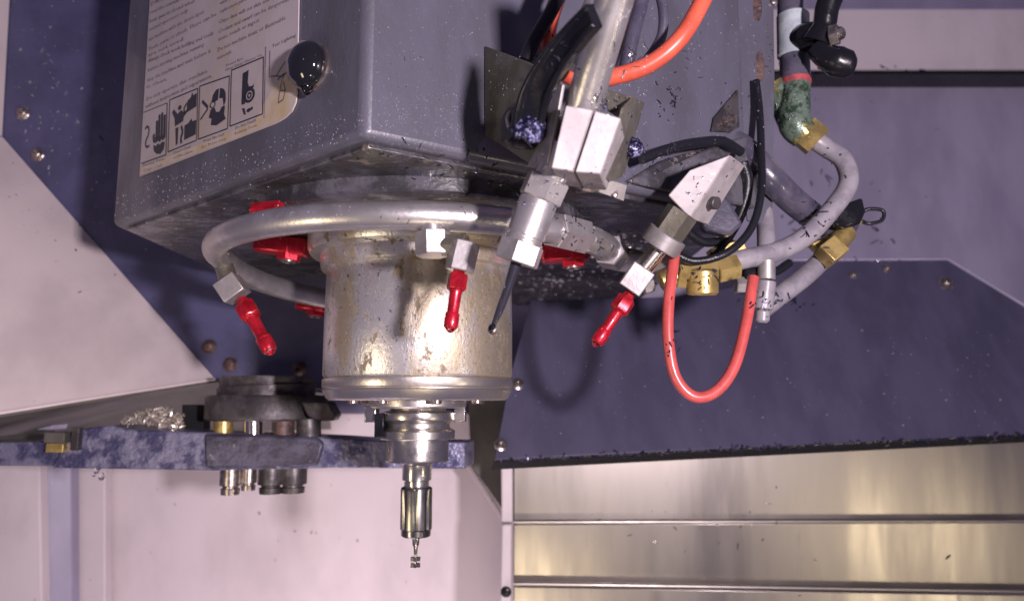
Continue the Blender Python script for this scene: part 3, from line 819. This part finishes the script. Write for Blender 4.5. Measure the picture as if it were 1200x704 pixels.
# left plate with slot : from the face towards the camera
LP = [FR(567, 55, .001), FR(567, 158, .001), at(626, 196, .392), at(648, 200, .376), at(662, 120, .372), at(667, 98, .374), at(622, 74, .398)]
pn = (LP[1] - LP[0]).cross(LP[3] - LP[0]).normalized()
if pn.y > 0: pn = -pn
q0 = LP[0]
LPp = [p - pn * (p - q0).dot(pn) for p in LP]
b = new(); prism(b, LPp, -pn * .0025); obj('side_plate', b, M['galv'], br, bevel=0.0004)
def PLN(x, y, off=0.0): return onp(x, y, q0, pn) + pn * off
slot = [PLN(645 + 15 * math.cos(a) * .62 - 9 * math.sin(a) * .7 , 112 - 22 * math.sin(a) - 2 * math.cos(a), .0004) for a in [2 * math.pi * i / 20 for i in range(20)]]
b = new(); prism(b, slot, pn * .0006); obj('oval_cutout', b, M['alu'], br)
b = new(); prism(b, [PLN(648, 90, .0006), PLN(664, 100, .0006), PLN(657, 140, .0006), PLN(645, 200, .0006), PLN(622, 196, .0006), PLN(634, 172, .0006), PLN(646, 142, .0006)], pn * .002); obj('lit_cheek', b, M['alu'], br, bevel=0.0005)  # pale raised patch standing in for the lit band of the side plate
clamp_q = [[(663, 123, .3560), (695.4, 128.8, .3605), (671.6, 201, .3640), (646, 197, .3595)], [(697.6, 129.4, .3607), (728, 138.6, .3645), (704, 204, .3682), (674, 201.6, .3642)]]
for q in clamp_q:
    b = new(); prism(b, [at(*p) for p in q], V((.008, .040, .003)))
    o = obj('clamp_half', b, M['clampwhite'], br, bevel=0.0007)
b = new()
prism(b, [at(728, 126, .383), at(740, 113, .396), at(716, 212, .400), at(704, 208, .386)], V((.002, .0015, 0)))
prism(b, [at(708, 104, .40), at(740, 113, .398), at(728, 140, .40), at(712, 130, .405)], V((.001, .002, 0)))
prism(b, [at(740, 113, .398), at(716, 212, .402), at(728, 205, .45), at(752, 120, .45)], V((.002, .001, 0)))
obj('right_flange', b, M['galv'], br, bevel=0.0005)
b = new(); prism(b, [at(652, 196, .398), at(678, 200, .40), at(735, 217, .425), at(731, 236, .427), at(690, 221, .41), at(652, 204, .399)], V((.0, .002, .001)))
obj('foot_plate', b, M['alu'], br, bevel=0.0004)
b = new(); dome(b, at(720, 228, .4205), (0, -1, 0), .002, .0012, 12); obj('foot_screw', b, M['screw'], br)

# black valve lever
lv = thing('valve_lever', 'black wet valve lever slanting up across the metal pipe', 'lever', at(620, 165, .385))
spine = catmull([at(617, 152, .380), at(628, 110, .364), at(650, 72, .346), at(674, 42, .330), at(696, 18, .316)], 6)
wid = [.0088 + (.0060 - .0088) * i / (len(spine) - 1) for i in range(len(spine))]
b = new(); prev = None
for i, p in enumerate(spine):
    tt = (spine[min(i + 1, len(spine) - 1)] - spine[max(i - 1, 0)]).normalized()
    s_ = tt.cross(V((0, -1, 0))).normalized(); f_ = s_.cross(tt).normalized()
    if f_.y > 0: f_ = -f_
    ww = wid[i]
    sec = [b.verts.new(p + s_ * x * ww + f_ * y * .003) for x, y in ((-1, -1), (-1, .8), (-.75, 1.3), (-.5, .8), (.5, .8), (.75, 1.3), (1, .8), (1, -1))]
    if prev:
        for j in range(8): b.faces.new((prev[j], prev[(j + 1) % 8], sec[(j + 1) % 8], sec[j]))
    else: b.faces.new(sec)
    prev = sec
b.faces.new(prev)
obj('handle', b, M['black'], lv, bevel=0.0006)
b = new(); lathe(b, at(620, 150, .392), pn, [(-.006, .011), (.004, .0125), (.010, .012), (.013, .009)], 28); obj('hub', b, M['black'], lv)
b = new(); tube(b, [at(597, 150, .385), at(595, 138, .385), at(601, 128, .385), at(608, 124, .386)], .0012, 8); obj('lock_wire', b, M['alu'], lv)
def lump(name, px, py, Y, rpx, n, label, seed):
    rnd = random.Random(seed)
    b = new(); c = at(px, py, Y); k = Y / FPX
    bmesh.ops.create_icosphere(b, subdivisions=4, radius=rpx * k * .85, matrix=Matrix.Translation(c))
    sd = V((seed * 3.1, 1.7, seed))
    for v in b.verts:
        d = v.co - c
        f = 1 + .32 * noise.noise(d * 120 + sd) + .14 * noise.noise(d * 420 + sd)
        v.co = c + V((d.x * f, d.y * f * .7, d.z * f))
    vs = list(b.verts)
    for i in range(n // 4):
        v = rnd.choice(vs)
        chip(b, v.co, (v.co - c).normalized(), rnd.uniform(.0012, .0030), rnd.uniform(.0005, .001), .0003, rnd)
    return tag(obj(name, b, M['lump']), label, None, kind='stuff')
lump('swarf_clump', 621, 151, .377, 22, 260, 'blue black clump of swarf on the hub of the black lever', 1)
lump('swarf_clump', 740, 173, .43, 15, 160, 'blue speckled clump of swarf right of the clamp bracket', 2)

# ------------------------------------------------------------------ hoses round the pipe
def hose(name, label, m, pts, r, cat='hose', seg=16, group=None):
    b = new(); tube(b, pts, r, seg)
    return tag(obj(name, b, m), label, cat, group)
hose('orange_hose', 'thick orange hose looping behind the slanting pipe', M['orange'],
     [at(672, -40, .43), at(652, 2, .428), at(642, 40, .425), at(650, 74, .425), at(678, 94, .425), at(715, 91, .42), at(760, 76, .415), at(798, 44, .41), at(826, -4, .41), at(848, -50, .41)], .0051)
hose('black_hose', 'short black hose left of the orange hose loop', M['cable'], [at(668, -30, .415), at(648, 10, .414), at(626, 48, .414), at(615, 72, .414)], .0042)
hose('clear_dark_hose', 'dark shiny hose hanging straight beside the metal pipe', M['purple'], [at(758, -40, .43), at(752, 0, .43), at(742, 40, .43), at(733, 82, .432)], .0045)
hose('clear_dark_hose', 'dark shiny hose curving right of the metal pipe, inside the orange loop', M['purple'], [at(762, -40, .425), at(776, 5, .425), at(776, 40, .428), at(762, 66, .43), at(744, 84, .432)], .0032)

# ------------------------------------------------------------------ aluminium manifold with right nozzle chain
mf = thing('nozzle_manifold', 'pale aluminium manifold block with hex fitting above the right nozzle', 'manifold', at(800, 260, .50))
fr = [at(856, 181, .485), at(808, 199, .485), at(782, 229, .492), at(809, 257, .497)]
b = new(); prism(b, fr, at(874, 193, .515) - at(856, 181, .485)); obj('block', b, M['clampwhite'], mf, bevel=0.0012)
b = new()
hp = at(838, 238, .5015); hn = V((.55, -.8, -.3)).normalized()
cyl(b, hp - hn * .006, hp + hn * .002, .0045, 20); obj('port_screw', b, M['darksteel'], mf)
b = new(); hexa(b, at(800, 248, .502), at(780, 277, .508), .0118, .3); obj('hex_fitting', b, M['galv'], mf)
b = new(); cyl(b, at(783, 274, .507), at(772, 290, .511), .0145, 30); obj('washer', b, M['alu'], mf)
b = new(); cyl(b, at(775, 288, .510), at(752, 316, .515), .0066, 22); obj('stem', b, M['ground'], mf)
b = new()
a0, a1 = at(757, 311, .515), at(735, 342, .52); d_ = (a1 - a0).normalized(); s_ = d_.cross(V((0, 1, 0))).normalized(); f_ = d_.cross(s_).normalized()
obox(b, (a0 + a1) / 2, d_ * .0095, s_ * .0085, f_ * .0085); obj('swivel_block', b, M['alu'], mf, bevel=0.0008)
b = new(); hexa(b, at(752, 334, .535), at(764, 330, .535), .008); obj('side_nut', b, M['alu'], mf)

# ------------------------------------------------------------------ brass and grey hose cluster
gh = hose('grey_hose', 'grey bent hose curving down from the green elbow to the brass tee', M['hose'],
     [at(945, 158, .60), at(966, 172, .60), at(988, 188, .595), at(994, 215, .59), at(975, 245, .585), at(945, 276, .58), at(912, 294, .575), at(865, 305, .57), at(848, 309, .57)], .0078, seg=20)
hose('grey_hose', 'short grey hose slanting down from the brass cube nut', M['hose'],
     [at(985, 284, .622), at(968, 300, .618), at(945, 322, .61), at(915, 345, .60), at(893, 362, .595)], .0082, seg=20)
hose('dark_thick_hose', 'dark purple thick hose running down right behind the grey hose', M['purple'],
     [at(846, 160, .585), at(874, 178, .578), at(902, 208, .575), at(928, 234, .59), at(958, 258, .615)], .0112, seg=20)
hose('black_cable', 'thin black cable curving under the manifold block', M['cable'],
     [at(886, 95, .575), at(890, 130, .57), at(892, 175, .56), at(892, 225, .55), at(880, 268, .545), at(852, 296, .54), at(815, 306, .54), at(788, 296, .54)], .0030, 'cable', 12)
hose('coral_hose', 'coral red hose hanging in a U below the brass tee', M['pink'],
     [at(792, 285, .52), at(789, 310, .517), at(784, 350, .512), at(783, 395, .51), at(791, 440, .51), at(812, 464, .51), at(838, 459, .512), at(860, 430, .515), at(874, 380, .52), at(883, 325, .53)], .0040)
hose('dark_cable', 'dark cable crossing the head front above the manifold block', M['cable'], [at(752, 186, .488), at(780, 176, .497), at(812, 168, .512), at(846, 166, .535), at(868, 178, .55)], .0038, 'cable', 12)
hose('dark_cable', 'dark cable dropping behind the black cable loop towards the brass tee', M['cable'], [at(870, 190, .56), at(876, 215, .565), at(868, 250, .57), at(850, 282, .575), at(834, 306, .575)], .0045, 'cable', 12)
hose('dark_cable', 'dark cable sagging between the manifold block and white riser', M['cable'], [at(796, 262, .56), at(822, 283, .57), at(852, 284, .58), at(880, 300, .59), at(905, 318, .60), at(925, 308, .61)], .0036, 'cable', 12)
hose('pale_tube', 'pale upright tube between the dark thick hose and white riser', M['hose'], [at(894, 238, .595), at(897, 262, .59), at(898, 285, .58), at(898, 306, .575)], .0072, 'tube', 16)
bt = thing('brass_tee', 'brass tee fitting where the coral hose and grey hose meet', 'fitting', at(820, 345, .56))
b = new(); hexa(b, at(793, 318, .56), at(838, 322, .56), .0135, .2); obj('tee_body', b, M['brass'], bt)
b = new(); cyl(b, at(823, 315, .553), at(823, 346, .556), .012, 24, .002); obj('tee_branch', b, M['brass'], bt)
b = new(); hexa(b, at(838, 318, .563), at(863, 312, .565), .0105, .1); obj('tee_nut', b, M['brass'], bt)
b = new(); obox(b, at(852, 296, .58), (.013, 0, .004), (0, .008, 0), (-.002, 0, .006)); obj('tee_lug', b, M['brass'], bt, bevel=.001)
b = new(); cyl(b, at(774, 330, .56), at(795, 322, .56), .008, 20); obj('tee_stub', b, M['brass'], bt)
vt = thing('white_riser', 'short pale riser tube between the brass tee and slanting grey hose', 'tube', at(897, 385, .575))
b = new(); cyl(b, at(898, 305, .572), at(898, 328, .572), .0068, 20); obj('upper_sleeve', b, M['alu'], vt)
b = new(); cyl(b, at(898, 329, .572), at(894, 362, .574), .0075, 20); obj('lower_sleeve', b, M['hose'], vt)
b = new(); cyl(b, at(894, 362, .574), at(893, 378, .575), .0055, 20, .002); obj('tube_end', b, M['hose'], vt)
b = new(); hexa(b, at(862, 334, .58), at(886, 334, .58), .007); obj('cross_nut', b, M['alu'], vt)
b = new(); bx(b, at(868, 330, .585).x, at(890, 330, .585).x, .575, .60, at(870, 342, .585).z, at(870, 315, .585).z); obj('hose_socket', b, M['black'], vt, bevel=.002)
be = thing('brass_elbow', 'brass elbow with square nut under the black connector', 'fitting', at(970, 300, .625))
b = new()
c = at(974, 295, .598); e1 = V((.8, .1, .6)).normalized(); e2 = V((-.6, .2, .8)); e2 = (e2 - e1 * e2.dot(e1)).normalized(); e3 = e1.cross(e2)
obox(b, c, e1 * .0085, e2 * .0085, e3 * .0085); obj('square_nut', b, M['brass'], be, bevel=.0008)
b = new(); cyl(b, c, at(992, 271, .605), .0085, 24); obj('elbow_neck', b, M['brass'], be)
b = new(); prism(b, [at(950, 285, .606), at(964, 278, .606), at(1004, 262, .606), at(1013, 257, .606), at(998, 282, .606), at(972, 304, .606)], (0, .012, 0)); obj('elbow_body', b, M['brass'], be, bevel=.0015)
bc = thing('black_connector', 'black cable connector with loop ring at the right of the brass elbow', 'connector', at(995, 255, .62))
b = new()
prism(b, [at(984, 241, .588), at(1011, 231, .588), at(1015, 248, .588), at(1009, 262, .588), at(990, 267, .588), at(976, 262, .588)], (0, .022, 0)); obj('connector_body', b, M['black'], bc, bevel=.002)
b = new(); tube(b, [at(962, 262, .618), at(976, 266, .612), at(990, 262, .608), at(998, 250, .608)], [.010, .0115, .011, .009], 20); obj('boot', b, M['purple'], bc)
b = new(); tube(b, [at(1010, 249, .612), at(1018, 245, .61), at(1033, 246, .61), at(1036, 252, .61), at(1032, 259, .61), at(1018, 262, .61), at(1010, 259, .612)], .0016, 10); obj('loop_ring', b, M['cable'], bc)

# slotted strip plate on the head's right edge
st = thing('slotted_strip', 'narrow grey upright strip with rusty slots beside the valve pipe', 'strip', at(890, 180, .585))
b = new(); prism(b, [at(860, -40, .577), at(906, -40, .588), at(908, 90, .588), at(905, 262, .588), at(886, 262, .582), at(876, 258, .577)], (0, .003, 0)); obj('strip_plate', b, M['paint'], st, bevel=.0008)
for (x, y0, y1) in ((886, -8, 28), (889, 62, 98)):
    b = new()
    pts = []
    for i in range(20):
        a = 2 * math.pi * i / 20
        pts.append(at(x + 6 * math.cos(a), (y0 + y1) / 2 + (y1 - y0) / 2 * math.sin(a), .5845))
    prism(b, pts, (0, -.0028, 0)); obj('rusty_slot', b, M['rust'], st, bevel=.0008)
b = new(); dome(b, at(906, 3, .588), (0, -1, 0), .0042, .004, 10); obj('strip_screw', b, M['screw'], st)

# vertical valve pipe with green elbow
vp = thing('valve_pipe', 'upright pipe with green corroded elbow at the upper right', 'pipe', at(935, 165, .60))
b = new(); cyl(b, at(926, -50, .605), at(926, 20, .605), .0108, 28); obj('upper_pipe', b, M['purple'], vp)
b = new(); cyl(b, at(929, 17, .603), at(930, 68, .603), .0135, 28, .002); obj('union', b, M['bluefit'], vp)
b = new(); cyl(b, at(931, 66, .603), at(932, 94, .603), .0125, 28, .001); obj('lower_sleeve', b, M['purple'], vp)
b = new(); cyl(b, at(932, 93, .603), at(932.5, 101, .603), .0128, 28); obj('red_band', b, M['redpaint'], vp)
b = new(); tube(b, [at(932, 99, .603), at(931, 125, .602), at(932, 146, .601), at(944, 158, .601)], [.0122, .0128, .0136, .0130], 28); obj('green_elbow', b, M['patina'], vp)
b = new(); tube(b, [at(905, 100, .61), at(918, 118, .61), at(928, 142, .61)], [.011, .0125, .012], 22); obj('elbow_back', b, M['patina'], vp)
b = new(); hexa(b, at(940, 152, .601), at(958, 167, .600), .0138, .2); obj('brass_nut', b, M['brass'], vp)
sv = thing('shutoff_valve', 'black shut off valve handle against the white rail', 'valve', at(955, 90, .57))
b = new(); tube(b, [at(934, 48, .598), at(946, 44, .588), at(962, 40, .575)], [.0105, .0122, .0105], 22); obj('valve_body', b, M['black'], sv)
b = new(); cyl(b, at(935, 49, .602), at(945, 47, .591), .0128, 24); obj('valve_collar', b, M['brass'], sv)
b = new(); tube(b, [at(958, 50, .575), at(966, 30, .570), at(970, 8, .566), at(982, -20, .562), at(1000, -50, .56)], [.0125, .0092, .0095, .0105, .010], 20); obj('handle_grip', b, M['black'], sv)
b = new(); tube(b, [at(958, 56, .575), at(968, 66, .572), at(980, 72, .570), at(994, 76, .569), at(1000, 77, .569)], [.0095, .0100, .0122, .0110, .007], 20); obj('handle_stub', b, M['black'], sv)
b = new(); hexa(b, at(972, 43, .566), at(983, 40, .562), .0088, .3); obj('handle_nut', b, M['screw'], sv)
b = new(); lathe(b, at(983, 40, .562), V((.7, -.7, .1)), [(-.001, .0055), (.003, .0050), (.0045, .003)], 16); obj('handle_stud', b, M['screw'], sv)

# dark swarf-covered fittings under the right face
b = new(); prism(b, [at(762, 205, .515), at(838, 170, .53), at(858, 180, .535), at(800, 200, .525), at(770, 222, .52)], (0, .02, .002))
tag(obj('guide_plate', b, M['grime'], bevel=.002), 'dark wet guide plate behind the pale manifold block', 'plate')
b = new(); prism(b, [at(818, 240, .55), at(848, 222, .55), at(872, 262, .55), at(856, 276, .55), at(826, 268, .55)], (0, .015, 0))
tag(obj('terminal_box', b, M['purple'], bevel=.003), 'small dark grey terminal box below the manifold block', 'box')

# ------------------------------------------------------------------ swarf and coolant lying on the surfaces (placed on the real surfaces they stick to)
bpy.context.view_layer.update()
DG = bpy.context.evaluated_depsgraph_get()
def hit(px, py):
    ok, loc, nrm, idx, ob, mt = SC.ray_cast(DG, V((0, 0, 0)), ray(px, py).normalized())
    if not ok: return None
    if nrm.dot(ray(px, py)) > 0: nrm = -nrm
    return loc, nrm, ob
def scatter_chips(name, label, m, zones, seed, exclude=()):
    rnd = random.Random(seed); b = new()
    for (x0, y0, x1, y1, n, Lpx) in zones:
        for k in range(n):
            x = (rnd.gauss(.5, .22)) * (x1 - x0) + x0; y = rnd.gauss(.5, .22) * (y1 - y0) + y0
            h = hit(x, y)
            if not h: continue
            loc, nn, ob = h
            s = loc.length / FPX
            chip(b, loc, nn, Lpx * s * (.35 + 1.4 * rnd.random() ** 2), Lpx * s * rnd.uniform(.15, .42), s * .9, rnd)
    return tag(obj(name, b, m), label, None, kind='stuff')
scatter_chips('dark_chips', 'dark metal chips stuck on pipes, blocks and the grey head', M['chip'], [
    (765, 80, 810, 150, 26, 5), (740, 150, 800, 215, 20, 5), (640, 190, 700, 290, 26, 5), (700, 100, 745, 160, 12, 5),
    (785, 190, 860, 255, 11, 7), (915, 215, 985, 295, 30, 6), (870, 335, 950, 368, 34, 6), (1010, 245, 1050, 300, 6, 6),
    (780, 300, 860, 345, 22, 7), (640, 240, 760, 320, 34, 6), (775, 380, 800, 440, 12, 6), (950, 160, 1000, 230, 8, 6),
    (600, 0, 700, 120, 24, 5), (430, 150, 640, 230, 40, 7), (820, 90, 900, 190, 12, 5), (1000, 75, 1120, 86, 8, 5), (900, 60, 1010, 100, 12, 5),
    (380, 260, 600, 420, 30, 3), (130, 560, 580, 704, 10, 3), (0, 200, 200, 470, 6, 4), (600, 560, 1200, 700, 14, 4), (410, 235, 640, 265, 12, 4)], 3)
rnd = random.Random(11)
b = new()
for k in range(210):  # ragged chips hanging along the wiper edge of the navy cover
    x = rnd.uniform(585, 1200); y = 538.5 - (x - 580) / 620 * 30.5 + rnd.gauss(1.5, 1.6)
    h = hit(x, y)
    if h: chip(b, h[0], h[1], h[0].length / FPX * rnd.uniform(3, 8), h[0].length / FPX * rnd.uniform(1.5, 3.4), .0012, rnd)
tag(obj('edge_chips', b, M['chip']), 'dark chips packed along the lower edge of the navy cover', None, kind='stuff')
scatter_chips('bright_chips', 'bright metal slivers on the grey head, hoses and navy cover', M['chiplight'], [
    (690, 105, 720, 135, 26, 6), (720, 40, 780, 90, 14, 7), (800, 20, 830, 110, 8, 5), (20, 0, 110, 240, 36, 4), (560, 180, 760, 240, 34, 5),
    (930, 303, 1120, 308, 46, 3), (430, 30, 560, 160, 14, 4), (900, 100, 960, 160, 22, 3), (700, 560, 1000, 680, 10, 5), (860, 120, 1200, 300, 10, 5), (740, 150, 880, 240, 24, 5), (880, 0, 910, 110, 14, 4)], 5)
b = new(); rnd = random.Random(21)
def drops(x0, y0, x1, y1, n, rmin, rmax, test=None, only=None):
    for k in range(n):
        x, y = rnd.uniform(x0, x1), rnd.uniform(y0, y1)
        if test and not test(x, y): continue
        h = hit(x, y)
        if not h or h[2].name.split('.')[0] in ('handle', 'hub', 'hex_base', 'stem', 'tip', 'clear_tip', 'block', 'swivel_block'): continue
        if only and h[2].name.split('.')[0] not in only: continue
        s = h[0].length / FPX; r = s * (rmin + (rmax - rmin) * rnd.random() ** 3)
        dome(b, h[0], h[1], r, r * rnd.uniform(.4, .7), 7, rnd.uniform(.75, 1), rnd.uniform(0, 6))
edge = lambda x: 265 - (x - 132) / 293 * 106
drops(134, 130, 425, 265, 2300, .35, 1.15, lambda x, y: edge(x) - 36 < y < edge(x) - 1)
drops(134, 0, 425, 265, 260, .35, .9, lambda x, y: y < edge(x) - 3 and not (165 < x < 352 and y < edge(x) - 56))
drops(425, 0, 570, 190, 330, .3, 0.8)
drops(425, 110, 560, 180, 500, .3, 0.8)
drops(600, 270, 790, 385, 520, 1.2, 3.6, None, ('underside_pan', 'spindle_pad', 'casing'))
drops(10, 0, 130, 290, 70, .5, 1.6)
drops(140, 200, 640, 300, 320, .4, 1.3)
drops(380, 280, 600, 440, 500, .4, 1.1)
drops(570, 60, 760, 220, 400, .5, 1.2)
drops(600, 380, 1190, 510, 160, .4, 1.1)
drops(910, 100, 965, 165, 120, .4, 1.0)
drops(720, 0, 900, 220, 300, .4, 1.0)
tag(obj('coolant_droplets', b, M['glintdrop']), 'tiny coolant droplets clinging to the grey head and covers', None, kind='stuff')
b = new()
for (x, y, r) in ((113, 551, 3.2), (119, 558, 3.8), (110, 556, 2), (116, 547, 3)):
    p = at(x, y, YA - .001); s = YA / FPX
    lathe(b, p, (0, 0, -1), [(-r * s * 1.2, r * s * .4), (-r * s * .4, r * s * .9), (r * s * .4, r * s), (r * s, r * s * .6), (r * s * 1.2, r * s * .1)], 14)
tag(obj('dripping_drops', b, M['water']), 'cluster of clear drops hanging below the blue arm at left', 'drops')
